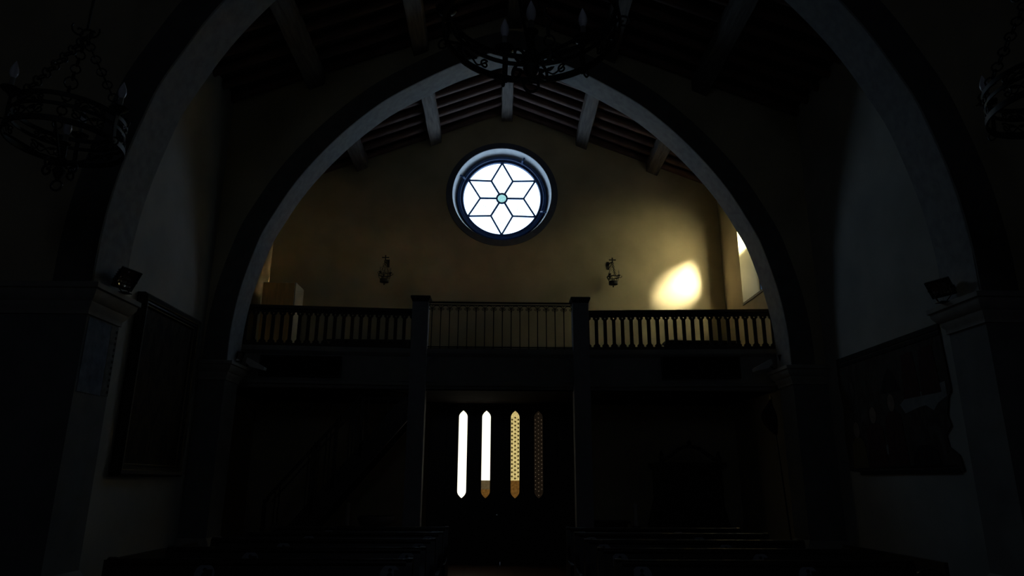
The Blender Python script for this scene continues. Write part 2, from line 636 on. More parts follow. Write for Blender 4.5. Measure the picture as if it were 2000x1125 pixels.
roof('ceiling', YB2, YW + .02, XL2 - .3, XR2 + .3, True, 'timber roof over the loft with red brown rafters')
roof('ceiling', YA2, YB, XL - .3, XR + .3, True, 'timber roof between the two arches in deep shade')
roof('ceiling', -4.2, YA, -7.2, 7.2, False, 'timber roof over the sanctuary')


def purlin(x, y0, y1, label, grp, w=.25, m=None):
    mb = MB()
    zt = roofz(x) + (.08 if abs(x - RC) > .3 else .06)
    zb = roofz(x) - (.17 if abs(x - RC) > .3 else .20)
    sl = -.395 * (1 if x > RC + .3 else -1 if x < RC - .3 else 0)
    rings = []
    for i in range(9):
        y = y0 + (y1 - y0) * i / 8
        e = [random.uniform(-.006, .006) for _ in range(4)]
        h = w / 2
        c = .015
        rings.append([(x - h + c + e[0], y, zb - sl * h + e[1]), (x + h - c + e[2], y, zb + sl * h + e[1]), (x + h + e[2], y, zb + sl * h + c + e[3]),
                      (x + h + e[2], y, zt + sl * h), (x - h + e[0], y, zt - sl * h), (x - h + e[0], y, zb - sl * h + c + e[3])])
    mb.loft(rings)
    o = mb.build('roof_beam', m or BEAM)
    tag(o, label, 'beam', grp)
    return o


for x, lb in ((-3.2, 'outermost left square roof beam over the loft, above the cabinet'), (-1.53, 'square roof beam over the loft just left of the round window'),
              (RC, 'pale ridge beam over the loft directly above the round window'), (1.86, 'square roof beam over the loft just right of the round window'),
              (3.48, 'outermost right square roof beam over the loft, reddish in warm light')):
    purlin(x, YB2 - .04, YW + .05, lb, 'square beams over the loft')
for x, lb in ((-3.35, 'outermost left roof beam between the arches, nearly lost in shade'), (-1.5, 'pale roof beam between the arches left of the middle chandelier'),
              (RC + .1, 'ridge beam between the arches above the middle chandelier'), (1.95, 'pale roof beam between the arches right of the middle chandelier'),
              (3.6, 'outermost right roof beam between the arches, nearly lost in shade')):
    purlin(x, YA2 - .04, YB + .04, lb, 'square beams between the arches', .27, BEAM if abs(x - 1.95) < .1 or abs(x + 1.5) < .1 else DARKBEAM)

# ------------------------------------------------------------------ windows
YG = YW + .30
w1 = thing('window_1', 'round window with a leaded six pointed star', 'window', (RX, YG, RZ), None, 'structure')
RG = .90


def P2(r, a):
    return (RX + r * cos(a), RZ + r * sin(a))


mb = MB()
rings = []
for i in range(97):
    a = 2 * pi * i / 96
    e = Vector((cos(a), 0, sin(a)))
    c = Vector((RX, YG, RZ))
    rings.append([c + e * r + Vector((0, y, 0)) for r, y in ((.885, -.02), (.90, -.05), (.955, -.06), (.965, -.10), (1.02, -.10), (1.04, -.05), (1.04, .05), (.885, .05))])
mb.loft(rings, cap=False)
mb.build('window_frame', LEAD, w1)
inner = [P2(.56 * RG, rad(60 * i)) for i in range(6)]
outer = [P2(RG, rad(30 + 60 * i)) for i in range(6)]
cm = MB()


def came(a, b, r=.024):
    cm.tube([(a[0], YG - .01, a[1]), (b[0], YG - .01, b[1])], r, 6)


for i in range(6):
    a = rad(60 * i)
    came(P2(.12, a), inner[i], .026)
    came(inner[i], outer[i])
    came(inner[i], outer[i - 1])
    cm.lathe([(.03, -.03), (.03, .03)], (outer[i][0], YG - .01, outer[i][1]), 8, (0, 1, 0))
cm.tube([(RX + .12 * cos(2 * pi * i / 32), YG - .01, RZ + .12 * sin(2 * pi * i / 32)) for i in range(32)], .024, 6, closed=True)
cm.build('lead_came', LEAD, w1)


def pane(poly, m, nm='pane'):
    MB().prism([(p[0], p[1]) for p in poly], (0, YG, 0), (1, 0, 0), (0, 0, 1), (0, .008, 0)).build(nm, m, w1)


for i in range(6):
    a0 = rad(60 * i)
    arc = [P2(.12, a0 + rad(60) * (1 - j / 6)) for j in range(7)]
    pane([inner[i], outer[i], inner[(i + 1) % 6]] + arc, ROSED)
    arc = [P2(RG, rad(30 + 60 * (i - 1)) + rad(60) * j / 14) for j in range(15)]
    pane([inner[i]] + arc, ROSEG)
    # small circle of painted dots on each rhombus
    c = P2(.52, a0 + rad(30))
    d = MB()
    for j in range(10):
        for rr, s_ in ((.09, .010), (.045, .006)):
            d.lathe([(s_, -.004), (s_, .001)], (c[0] + rr * cos(j * pi / 5), YG, c[1] + rr * sin(j * pi / 5)), 6, (0, 1, 0))
    d.build('painted_dots', ROSEC, w1)
pane([P2(.12, 2 * pi * j / 24) for j in range(24)], ROSEC)
for (px, pz) in ((-.93, .48), (.50, .93), (.96, -.38)):
    k_ = MB()
    e = Vector((px, 0, pz)).normalized()
    k_.tube([Vector((RX, YG - .07, RZ)) + e * .97, Vector((RX, YG - .16, RZ)) + e * 1.02, Vector((RX, YG - .17, RZ)) + e * 1.09], [.03, .028, .02], 8)
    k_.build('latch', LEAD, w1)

w2 = thing('window_2', 'deep side window above the loft, sunlit on its far jamb', 'window', (XR2 + .4, (WY0 + WY1) / 2, WZ0), None, 'structure')
jb = MB()
jb.box(XR2 - .02, XR2 + .42, WY0 + .02, WY1 - .0, WZ0 - .03, WZ0 + .015)
jb.build('window_sill', MOULD, w2)
xg = XR2 + .40
fm = MB()
for b in ((WY0, WY0 + .05, WZ0, WZ1), (WY1 - .05, WY1, WZ0, WZ1), (WY0, WY1, WZ0, WZ0 + .05), (WY0, WY1, WZ1 - .05, WZ1), (WY0, WY1, 6.42, 6.47)):
    fm.box(xg - .03, xg + .03, b[0], b[1], b[2], b[3])
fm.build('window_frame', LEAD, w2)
MB().box(xg, xg + .008, WY0 + .05, WY1 - .05, WZ0 + .05, 6.42).build('pane', SIDEG, w2)
MB().box(xg, xg + .006, WY0 + .05, WY1 - .05, 6.47, WZ1 - .05).build('pane', CLEAR, w2)

# ------------------------------------------------------------------ entrance door
YD = 14.42
d1 = thing('door_1', 'dark panelled double door with four lancet windows', 'door', (.06, YD, 0), None, 'structure')
mb = MB()
mb.box(DX0 - .12, DX0 + .22, YD - .10, YD + .1, 0, 3.24).box(DX1 - .22, DX1 + .12, YD - .10, YD + .1, 0, 3.24)
mb.box(DX0 + .22, DX1 - .22, YD - .10, YD + .1, 3.16, 3.24)
mb.box(DX0 - .18, DX1 + .18, YD - .16, YD + .1, 3.24, 3.30)
for q in range(3):
    mb.box(DX0 + .22 + .03 * q, DX1 - .22 - .03 * q, YD - .08 + .03 * q, YD + .1, 3.13 - .03 * q, 3.16 - .03 * q)
mb.build('door_frame', WOOD, d1)


def lancet_poly(xc, z0, z1, hw, n=8):
    h = hw * 1.5
    top = [(xc + hw * (1 - (i / n) ** 2), z1 - h + h * i / n) for i in range(n + 1)]
    right = top
    left = [(2 * xc - x, z) for x, z in reversed(top[:-1])]
    low = [(xc - hw * (1 - (i / n) ** 2), z0 + h - h * i / n) for i in range(1, n + 1)]
    lowr = [(2 * xc - x, z) for x, z in reversed(low[:-1])]
    base = [(xc - hw, z0 + h)] + low + lowr + [(xc + hw, z0 + h)]
    return right + left + base      # closed outline, starting at right springing


LAN = [(-.735, -.75), (-.255, -.255), (.34, .34), (.82, .825)]
HW = .088
for li, (x0_, x1_, cs) in enumerate(((DX0 + .20, .045, LAN[:2]), (.055, DX1 - .20, LAN[2:]))):
    # leaf: stiles and rails around two lancet openings
    lf = MB()
    zs = (.05, .95, 1.10, 3.05)
    xs = sorted([x0_, x1_] + [c[0] - .17 for c in cs] + [c[0] + .17 for c in cs])
    lf.box(x0_, xs[1], YD - .03, YD + .04, .0, 3.14)
    lf.box(xs[2], xs[3], YD - .03, YD + .04, .0, 3.14)
    lf.box(xs[4], x1_, YD - .03, YD + .04, .0, 3.14)
    for c in cs:
        lf.box(c[0] - .17, c[0] + .17, YD - .03, YD + .04, .95, 1.12)
        lf.box(c[0] - .17, c[0] + .17, YD - .03, YD + .04, .0, .2)
        lf.box(c[0] - .17, c[0] + .17, YD - .03, YD + .04, 3.02, 3.14)
        lf.box(c[0] - .17, c[0] + .17, YD - .005, YD + .02, .2, .95)
        lf.box(c[0] - .12, c[0] + .12, YD - .02, YD + .02, .27, .88)
        # recessed panel pierced by the lancet
        ol = lancet_poly(c[0], 1.24, 2.98, HW)
        up_ = sorted(p for p in ol if p[1] > 2.11)
        dn_ = sorted(p for p in ol if p[1] < 2.11)
        for arc, zz in ((up_, 3.04), (dn_, 1.10)):
            for a_, b_ in zip(arc[:-1], arc[1:]):
                if b_[0] - a_[0] > 1e-6:
                    lf.prism([a_, b_, (b_[0], zz), (a_[0], zz)], (0, YD - .01, 0), (1, 0, 0), (0, 0, 1), (0, .03, 0))
        for s_ in (-1, 1):
            q = sorted((c[0] + s_ * HW, c[0] + s_ * .175))
            lf.box(q[0], q[1], YD - .01, YD + .02, 1.10, 3.04)
        # thin moulding round the panel
        for s_ in (-1, 1):
            lf.box(c[0] + s_ * .163 - .007, c[0] + s_ * .163 + .007, YD - .036, YD, 1.12, 3.02)
    if li == 0:
        lf.box(.02, .075, YD - .045, YD + .03, .05, 3.08)
    leaf = lf.build('door_leaf', WOOD, d1)
    for ci, c in enumerate(cs):
        idx = li * 2 + ci
        ol = lancet_poly(c[0], 1.235, 2.985, HW + .004)
        split = 1.585

        def cut(poly, zc, above):
            res = []
            for i in range(len(poly)):
                a, b = poly[i], poly[(i + 1) % len(poly)]
                ina, inb = (a[1] >= zc) == above, (b[1] >= zc) == above
                if ina:
                    res.append(a)
                if ina != inb:
                    t = (zc - a[1]) / (b[1] - a[1])
                    res.append((a[0] + (b[0] - a[0]) * t, zc))
            return res
        m = (DOOR1, DOOR1, DOOR3, DOOR4)[idx]
        if idx in (1, 2):
            up, lo = cut(ol, split, True), cut(ol, split, False)
            MB().prism(up, (0, YD + .005, 0), (1, 0, 0), (0, 0, 1), (0, .006, 0)).build('lancet_pane', m, leaf)
            if idx == 1:
                a_, b_ = cut(lo, 1.41, True), cut(lo, 1.41, False)
                MB().prism(a_, (0, YD + .005, 0), (1, 0, 0), (0, 0, 1), (0, .006, 0)).build('lancet_pane', DOORC, leaf)
                MB().prism(b_, (0, YD + .005, 0), (1, 0, 0), (0, 0, 1), (0, .006, 0)).build('lancet_pane', DOORB, leaf)
            else:
                MB().prism(lo, (0, YD + .005, 0), (1, 0, 0), (0, 0, 1), (0, .006, 0)).build('lancet_pane', DOORB, leaf)
        else:
            MB().prism(ol, (0, YD + .005, 0), (1, 0, 0), (0, 0, 1), (0, .006, 0)).build('lancet_pane', m, leaf)
        if idx >= 2:
            rd = MB()
            for ci_, xx in enumerate((-.064, 0, .064)):
                z = (1.625 if idx == 2 else 1.30) + (.04 if ci_ != 1 else 0)
                while z < (2.86 if ci_ != 1 else 2.92):
                    if idx == 2 or z > (1.36 if ci_ != 1 else 1.28):
                        rr = .021 if idx == 2 else .011
                        rd.lathe([(rr, 0), (rr * .8, -.006), (rr * .3, -.009)], (c[0] + xx, YD + .006, z), 10, (0, 1, 0))
                    z += .081
            o = rd.build('glass_roundels', ROUND3 if idx == 2 else ROUND4, leaf)
            o['kind'] = 'stuff'
hd = MB()
hd.lathe([(.03, 0), (.03, .012), (.012, .02), (.012, .05), (.026, .06), (.03, .08), (.018, .10), (.001, .103)], (-.02, YD - .03, .92), 12, (0, -1, 0))
hd.build('door_knob', CHROME, d1)

# ------------------------------------------------------------------ loft (balcony)
LX0, LX1 = XL2 + .008, XR2 - .008
PX0, PX1 = -1.45, 1.475          # post centres
YC, YE = 12.28, 12.02            # front edge at the posts, at the outer ends
loft = thing('choir_loft', 'grey balcony crossing the back of the church above the entrance door', 'balcony', (0, 13.2, 3.14))
plan = [(LX0, YE - .03), (-4.6, YE), (PX0, YC), (PX1, YC), (4.90, YE), (LX1, YE - .005), (LX1, YW - .005), (LX0, YW - .005)]


def off(pl, d):
    return [(x, y + (d if i < 6 else 0)) for i, (x, y) in enumerate(pl)]


mb = MB()
prof = [(.03, 3.14), (.03, 3.19), (-.03, 3.20), (-.03, 3.25), (.02, 3.27), (.02, 3.72), (-.02, 3.75), (-.05, 3.78), (-.05, 3.86), (0, 3.87)]
mb.loft([[(x, y, z) for x, y in off(plan, d)] for d, z in prof])
mb.build('loft_floor', LOFTP, loft)
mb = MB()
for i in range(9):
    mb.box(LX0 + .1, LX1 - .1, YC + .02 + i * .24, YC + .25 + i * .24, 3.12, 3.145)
mb.build('loft_shade_boards', SOFFIT, loft)  # boards added to keep the loft underside as dark as its shade
for px_, nm in ((PX0, 'l'), (PX1, 'r')):
    mb = MB()
    h = .145
    y0_, y1_ = YC - .13, YC + .13
    mb.box(px_ - h, px_ + h, y0_, y1_, .3, 4.78)
    mb.box(px_ - h - .04, px_ + h + .04, y0_ - .04, y1_ + .04, 0, .26)
    mb.box(px_ - h - .02, px_ + h + .02, y0_ - .02, y1_ + .02, .26, .3)
    # curved corbels where the post meets the loft edge
    for s_ in (-1, 1):
        pl = [(px_ + s_ * h, 3.27)] + [(px_ + s_ * (h + .16 * (1 - sin(t * pi / 2 / 6))), 3.27 + .16 * (1 - cos(t * pi / 2 / 6))) for t in range(7)][::1]
        pl = [(px_ + s_ * h, 3.27), (px_ + s_ * (h + .16), 3.27)] + [(px_ + s_ * (h + .16 - .16 * sin(t * pi / 12)), 3.27 + .16 * (1 - cos(t * pi / 12)) + .0) for t in range(1, 7)]
        mb.prism(pl, (0, YC - .03, 0), (1, 0, 0), (0, 0, 1), (0, .06, 0))
        pl2 = [(x, 6.99 - z) for x, z in pl]
        mb.prism(pl2, (0, YC - .03, 0), (1, 0, 0), (0, 0, 1), (0, .06, 0))
    pt0 = thing('loft_post', 'square grey post with cap carrying the loft, %s of the entrance door' % ('left' if nm == 'l' else 'right'), 'post', (px_, YC, 0), 'posts of the loft')
    mb.build('shaft', POST, pt0)
    MB().loft([[(px_ - h - a, y0_ - a, z), (px_ + h + a, y0_ - a, z), (px_ + h + a, y1_ + a, z), (px_ - h - a, y1_ + a, z)]
               for a, z in ((.002, 4.72), (.02, 4.76), (.035, 4.79), (.035, 4.82), (.025, 4.83))]).build('cap', RAILW, pt0)


def grille(xa, xb, za, zb, ya, yb, label):
    t = thing('vent_grille', label, 'grille', ((xa + xb) / 2, (ya + yb) / 2 - .04, za), 'long black grilles on the loft front')
    fr = MB()
    d = Vector((xb - xa, yb - ya, 0)).normalized()
    nrm = Vector((d.y, -d.x, 0))
    L = math.hypot(xb - xa, yb - ya)
    o = Vector((xa, ya, 0)) + nrm * .0

    def bx(m, u0, u1, n0, n1, z0_, z1_):
        q = [o + d * u + nrm * n for u, n in ((u0, n0), (u1, n0), (u1, n1), (u0, n1))]
        m.loft([[(p.x, p.y, z0_) for p in q], [(p.x, p.y, z1_) for p in q]])
    for u0, u1, z0_, z1_ in ((0, L, za, za + .02), (0, L, zb - .02, zb), (0, .02, za, zb), (L - .02, L, za, zb)):
        bx(fr, u0, u1, -.03, .055, z0_, z1_)
    fr.build('grille_frame', IRON, t)
    pn = MB()
    bx(pn, .01, L - .01, -.03, .02, za + .01, zb - .01)
    n = 12
    for i in range(n):
        z = za + .035 + (zb - za - .07) * i / (n - 1)
        bx(pn, .02, L - .02, .015, .04, z, z + .008)
    pn.build('grille_slats', BLACK, t)


def wingY(x):
    if x < PX0:
        return YC + (YE - YC) * (PX0 - x) / (PX0 + 4.6)
    return YC + (YE - YC) * (x - PX1) / (4.95 - PX1)


grille(-4.20, -2.80, 3.315, 3.685, wingY(-4.20) - .02, wingY(-2.80) - .02, 'long black grille on the loft front, left of the posts')
grille(2.90, 4.28, 3.335, 3.735, wingY(2.90) - .02, wingY(4.28) - .02, 'long black grille on the loft front, right of the posts')


# pierced wooden railings of the wings
def slices(mb, segs, o, d, nrm, th):
    """segs: list of runs, each run = [(z,a,b),...]; solid between a and b, linear between rows"""
    for run in segs:
        rings = []
        for z, a, b in run:
            p, q = o + d * a, o + d * b
            rings.append([(p.x, p.y, z), (q.x, q.y, z), (q.x + nrm.x * th, q.y + nrm.y * th, z), (p.x + nrm.x * th, p.y + nrm.y * th, z)])
        mb.loft(rings)


def wing_railing(xa, xb, nb, label):
    ya, yb = wingY(xa) + .06, wingY(xb) + .06
    root = thing('loft_railing', label, 'railing', ((xa + xb) / 2, (ya + yb) / 2, 3.87), 'pierced wooden railings of the loft')
    d = Vector((xb - xa, yb - ya, 0))
    L = d.length
    d.normalize()
    nrm = Vector((d.y, -d.x, 0))
    o = Vector((xa, ya, 0))
    rail = MB()
    slices(rail, [[(4.495, 0, L), (4.50, 0, L), (4.555, 0, L)]], o + nrm * .02, d, -nrm, .05)
    slices(rail, [[(4.55, 0, L), (4.56, 0, L), (4.60, 0, L), (4.61, 0, L)]], o + nrm * .05, d, -nrm, .11)
    rail.build('handrail', RAILW, root)
    low = MB()
    slices(low, [[(3.87, 0, L), (3.925, 0, L)]], o + nrm * .04, d, -nrm, .08)
    low.build('bottom_rail', RAILW, root)
    p = L / nb
    hp = p / 2

    def w(z):       # half width of the pierced opening between two balusters
        t = z - 3.925
        T = 4.495 - 3.925
        b = min(t, T - t)
        if b < .035:
            return .022 * math.sqrt(max(0, 1 - ((b - .022) / .0235) ** 2)) if b < .022 else .022 - .006 * (b - .022) / .013
        if b < .075:
            return .016 + (.048 - .016) * math.sin((b - .035) / .04 * pi / 2)
        return .048
    zs = [3.925 + q for q in (0, .004, .010, .018, .026, .034, .036, .045, .055, .065, .075)]
    zs = zs + [3.925 + .57 - (z - 3.925) for z in reversed(zs)]
    proto = None
    for i in range(nb + 1):
        c = i * p
        b = MB()
        a0 = 0 if i == 0 else 1
        a1 = 0 if i == nb else 1
        run_lo = [(z, c - (hp - w(z)) * a0, c + (hp - w(z)) * a1) for z in zs if z < 4.44]
        zt = [z for z in zs if z > 4.44]
        zl = run_lo[-1]
        # forked head with a small pointed hole
        hole = lambda z: .0 if z < 4.447 else (.013 * min(1, (z - 4.447) / .02) if z < 4.476 else max(0, .013 * (1 - (z - 4.476) / .008)))
        head = [4.44, 4.447, 4.458, 4.467, 4.476, 4.482, 4.4835, 4.495]
        run_lo.append((4.44, c - (hp - w(4.44)) * a0, c + (hp - w(4.44)) * a1))
        segs = [run_lo]
        if a0:
            segs.append([(z, c - (hp - w(z)), c - hole(z)) for z in head])
        if a1:
            segs.append([(z, c + hole(z), c + (hp - w(z))) for z in head])
        slices(b, segs, o + nrm * .015, d, -nrm, .03)
        b.build('baluster', RAILW, root)
    return root


wing_railing(-4.70, PX0 - .145, 20, 'dark pierced wooden railing of the loft, left of the posts')
wing_railing(PX1 + .145, 4.95, 21, 'dark pierced wooden railing of the loft, right of the posts')

# iron railing between the posts
cr = thing('loft_railing', 'thin iron railing with looped arches between the two loft posts', 'railing', ((PX0 + PX1) / 2, YC, 3.87))
xa, xb = PX0 + .145, PX1 - .145
mb = MB().box(xa, xb, YC - .02, YC + .02, 4.725, 4.75).box(xa, xb, YC - .012, YC + .012, 4.685, 4.70)
mb.build('handrail', IRON, cr)
MB().box(xa, xb, YC - .02, YC + .02, 3.895, 3.915).box(xa, xb, YC - .015, YC + .015, 3.87, 3.88).build('bottom_rail', IRON, cr)
pb = .1615
xs = [PX0 + .145 + .06 + pb * i for i in range(17)]
for i, x in enumerate(xs):
    b = MB()
    b.tube([(x, YC, 3.88), (x, YC, 3.92), (x, YC, 3.93), (x, YC, 4.56), (x, YC, 4.58), (x, YC, 4.6)], [.013, .013, .009, .009, .016, .012], 8)
    for s_ in (-1, 1):
        b.tube([(x + s_ * pb / 2 * (1 - cos(t)) * 1., YC, 4.59 + .09 * sin(t)) for t in [j * pi / 2 / 6 for j in range(7)]], .007, 6)
        b.tube([(x + s_ * .035 + .018 * cos(t), YC, 4.615 + .018 * sin(t)) for t in [j * 2 * pi / 10 for j in range(10)]], .006, 5, closed=True)
    b.tube([(x, YC, 4.6), (x, YC, 4.69)], .006, 6)
    b.build('baluster', IRON, cr)

# low benches behind the wing railings and the cabinet
def bench_low(xa, xb, y, label):
    t = thing('loft_bench', label, 'bench', ((xa + xb) / 2, y, 3.87), 'low benches on the loft')
    MB().box(xa, xb, y - .16, y + .16, 4.03, 4.07).build('seat', WOOD, t)
    for x in (xa + .1, xb - .1):
        MB().box(x - .025, x + .025, y - .14, y + .14, 3.87, 4.03).build('leg', WOOD, t)
    MB().box(xa + .1, xb - .1, y - .02, y + .02, 3.90, 4.03).build('apron', WOOD, t)


bench_low(-3.2, -1.62, 12.62, 'low dark bench on the loft behind the left railing')
bench_low(3.05, 4.42, 12.45, 'low dark bench on the loft behind the right railing')

cb = thing('cabinet', 'tall varnished wooden cabinet in the left corner of the loft', 'cabinet', (-4.42, 13.5, 3.87))
CX0, CX1, CY0, CY1, CZ = -4.74, -4.09, 13.28, 13.86, 5.385
MB().box(CX0, CX1, CY0 + .02, CY1, 3.93, CZ).box(CX0 + .02, CX1 - .02, CY0 + .04, CY1 - .02, 3.87, 3.93).build('carcass', CABS, cb)
dr = MB().box(CX0 + .005, CX1 - .025, CY0, CY0 + .018, 3.96, CZ - .012).build('door', CABF, cb)
MB().lathe([(.006, 0), (.006, .02), (.014, .028), (.012, .04)], (CX1 - .07, CY0, 4.7), 10, (0, -1, 0)).build('knob', BRASS, dr)

# ------------------------------------------------------------------ wall lamps on the entrance wall
def sconce(x, label, cx):
    z0_ = 5.96
    r = thing('wall_chandelier', label, 'lamp', (x, YW, z0_), 'small hanging lamps on the entrance wall')
    yc = YW - .26
    b = MB()
    b.box(x - .03 + cx, x + .03 + cx, YW - .012, YW, 6.10, 6.28)
    b.tube([(x + cx, YW, 6.2), (x + cx * .4, YW - .12, 6.22), (x, yc, 6.2)], .012, 6)
    b.tube([(x + cx, YW - .01, 6.1), (x + cx * .6, YW - .1, 6.13), (x + cx * .2, yc + .05, 6.19)], .008, 6)
    b.build('bracket', IRON, r)
    f = MB()
    f.tube([(x, yc, 6.17), (x, yc, 6.28)], .014, 6).tube([(x - .06, yc, 6.245), (x + .06, yc, 6.245)], .013, 6)
    for dx, dz in ((-.062, 6.245), (.062, 6.245), (0, 6.285)):
        f.lathe([(.001, -.016), (.016, -.008), (.016, .008), (.001, .016)], (x + dx, yc, dz), 8)
    f.build('cross_finial', IRON, r)
    R_ = .13
    for i in range(3):
        a = rad(40 + 120 * i)
        p = Vector((x + R_ * .8 * cos(a), yc + R_ * .8 * sin(a), 5.86))
        c = MB()
        q = Vector((x, yc, 6.18))
        n = 9
        for j in range(n):
            m_ = q.lerp(p, (j + .5) / n)
            dv = (p - q).normalized()
            u, w = basis(dv)
            c.torus(m_, .02, .004, dv, u if j % 2 else w, 8, 4)
        c.build('chain', IRON, r)
    g = MB().ring((x, yc, 5.85), R_, .012, .02, 28).ring((x, yc, 5.72), .09, .012, .07, 24)
    g.lathe([(.085, 5.69), (.09, 5.72), (.09, 5.755), (.03, 5.77), (.03, 5.69)], (x, yc, 0), 18)
    for i in range(6):
        a = rad(60 * i + 10)
        g.tube([(x + .09 * cos(a), yc + .09 * sin(a), 5.75), (x + .12 * cos(a), yc + .12 * sin(a), 5.80), (x + R_ * cos(a), yc + R_ * sin(a), 5.85)], .006, 5)
    g.lathe([(.001, 5.615), (.016, 5.635), (.018, 5.65), (.006, 5.67), (.006, 5.70)], (x, yc, 0), 10)
    g.build('ring', IRON, r)
    for i in range(3):
        a = rad(-10 + 120 * i)
        ex, ey = cos(a), sin(a)
        arm = MB().tube([(x + R_ * ex, yc + R_ * ey, 5.85), (x + (R_ + .03) * ex, yc + (R_ + .03) * ey, 5.83), (x + (R_ + .06) * ex, yc + (R_ + .06) * ey, 5.85),
                         (x + (R_ + .055) * ex, yc + (R_ + .055) * ey, 5.875)], .007, 5)
        arm.lathe([(.006, 5.86), (.03, 5.885), (.034, 5.895), (.012, 5.895)], (x + R_ * ex, yc + R_ * ey, 0), 12)
        ao = arm.build('candle_arm', IRON, r)
        cd = MB().lathe([(.010, 5.895), (.010, 5.95), (.013, 5.96), (.011, 5.985), (.002, 6.01)], (x + R_ * ex, yc + R_ * ey, 0), 8)
        cd.build('candle', CANDLE, ao)


sconce(-2.5, 'small hanging wall lamp with cross left of the round window', .02)
sconce(2.45, 'small hanging wall lamp with cross right of the round window, near the sun patch', -.06)


def smooth3(p, k=4):
    p = [Vector(q) for q in p]
    out = []
    for i in range(len(p) - 1):
        a, b, c, d = p[max(i - 1, 0)], p[i], p[i + 1], p[min(i + 2, len(p) - 1)]
        for j in range(k):
            t = j / k
            out.append(.5 * (2 * b + (c - a) * t + (2 * a - 5 * b + 4 * c - d) * t * t + (3 * b - a - 3 * c + d) * t ** 3))
    return out + [p[-1]]


# ------------------------------------------------------------------ wrought iron chandeliers
def chandelier(cx, cy, zl, R_, phase, nc, label, H=.215):
    """zl = height of the lower hoop"""
    r = thing('chandelier', label, 'chandelier', (cx, cy, zl), 'wrought iron ring chandeliers')
    zu = zl + H
    zm = zl + H * .62
    MB().ring((cx, cy, zu), R_, .012, .035, 56).build('upper_hoop', IRON, r)
    MB().ring((cx, cy, zm), R_ * .985, .010, .028, 56).build('middle_hoop', IRON, r)
    MB().ring((cx, cy, zl), R_ * 1.02, .014, .045, 56).build('lower_hoop', IRON, r)
    C = Vector((cx, cy, 0))

    def pt(a, rr, z):
        return Vector((cx + rr * cos(a), cy + rr * sin(a), z))
    for i in range(nc):
        a = phase + 2 * pi * i / nc
        er, et = Vector((cos(a), sin(a), 0)), Vector((-sin(a), cos(a), 0))
        st = MB()
        st.band([pt(a, R_ * 1.02, zl - .03), pt(a, R_ * 1.03, zl), pt(a, R_ * 1.0, zm), pt(a, R_ * 1.01, zu), pt(a, R_ * 1.05, zu + .03)], .035, .012, et)
        st.tube(spiral(pt(a, R_ * 1.06, zl - .02), er, Vector((0, 0, 1)), .045, 1.1, pi * .5, 14), .007, 5)
        st.build('upright_strap', IRON, r)
        # candle holder outside the upper hoop
        h = MB()
        cc = pt(a, R_ * 1.04, 0)
        h.lathe([(.008, zu), (.02, zu + .02), (.055, zu + .045), (.068, zu + .06), (.066, zu + .064), (.02, zu + .058)], cc, 16)
        for j in range(5):
            b = 2 * pi * j / 5
            h.lathe([(.001, zu + .045), (.012, zu + .055), (.001, zu + .065)], cc + Vector((cos(b), sin(b), 0)) * .068, 6)
        ho = h.build('drip_pan', IRON, r)
        MB().lathe([(.017, zu + .058), (.017, zu + .15), (.014, zu + .155)], cc, 12).build('candle_sleeve', CANDLE, ho)
        MB().lathe([(.014, zu + .15), (.027, zu + .178), (.031, zu + .205), (.027, zu + .235), (.015, zu + .268), (.004, zu + .295), (.0005, zu + .30)], cc, 14).build('bulb', BULB, ho)
        # scrolls between the hoops of this sector
        for q, (dz, zc, rr) in enumerate((((1), zl + H * .31, H * .20), ((-1), zl + H * .80, H * .13))):
            for f_ in ((.28, .72) if nc > 4 else (.14, .36, .64, .86)):
                am = a + 2 * pi / nc * f_
                e2 = Vector((-sin(am), cos(am), 0))
                sc = MB()
                s1 = 1 if f_ in (.28, .14, .64) else -1
                cpt = pt(am, R_, zc)
                sp = spiral(cpt, e2 * s1, Vector((0, 0, 1)) * dz, rr, 1.35, 0, 18)
                aa = am - s1 * rr * 1.6 / R_
                tail = [pt(am + s1 * (.11 + .05 * t) / R_ * R_, R_, zc + dz * rr * (.9 - .5 * t)) for t in ()]
                sc.tube(sp, .007, 5)
                end = sp[-1]
                mid = am + s1 * pi / nc * (.44 if nc > 4 else .24)
                sc.tube(smooth3([end, pt(am + (mid - am) * .45, R_, zc - dz * rr * .75), pt(am + (mid - am) * .8, R_, zc - dz * rr * .2), pt(mid, R_, zc + dz * rr * .25),
                         pt(mid + (mid - am) * .25, R_, zc + dz * rr * .7)]), .006, 5)
                # small leaf at the end of the tendril
                lp = pt(mid + (mid - am) * .35, R_, zc + dz * rr * .5)
                sc.lathe([(.001, -.035), (.013, -.012), (.011, .008), (.001, .03)], lp, 6, e2 * s1 + Vector((0, 0, .7 * dz)))
                sc.build('scrollwork', IRON, r)
    # spokes to the hub, hub with hanging scrolls
    for i in range(4):
        a = phase + rad(30) + pi / 2 * i
        sp = MB().tube([pt(a, R_ * 1.0, zl), pt(a, R_ * .5, zl - .10), pt(a, .04, zl - .19)], .010, 6)
        sp.build('spoke', IRON, r)
    hb = MB().lathe([(.012, zl - .33), (.035, zl - .29), (.05, zl - .25), (.028, zl - .21), (.05, zl - .19), (.05, zl - .16), (.026, zl - .13), (.024, zl - .03),
                     (.04, zl - .02), (.045, zl - .005), (.02, zl)], (cx, cy, 0), 14)
    for i in range(4):
        a = phase + pi / 2 * i
        er = Vector((cos(a), sin(a), 0))
        hb.tube([pt(a, .03, zl - .17)] + spiral(pt(a, .105, zl - .235), er, Vector((0, 0, 1)), .058, 1.25, pi * .75 - 1.25 * 2 * pi, 20)[::-1], .010, 5)
    hb.torus((cx, cy, zl - .37), .042, .009, (1, 0, 0), (0, 0, 1), 14, 6)
    ho = hb.build('hub', IRON, r)
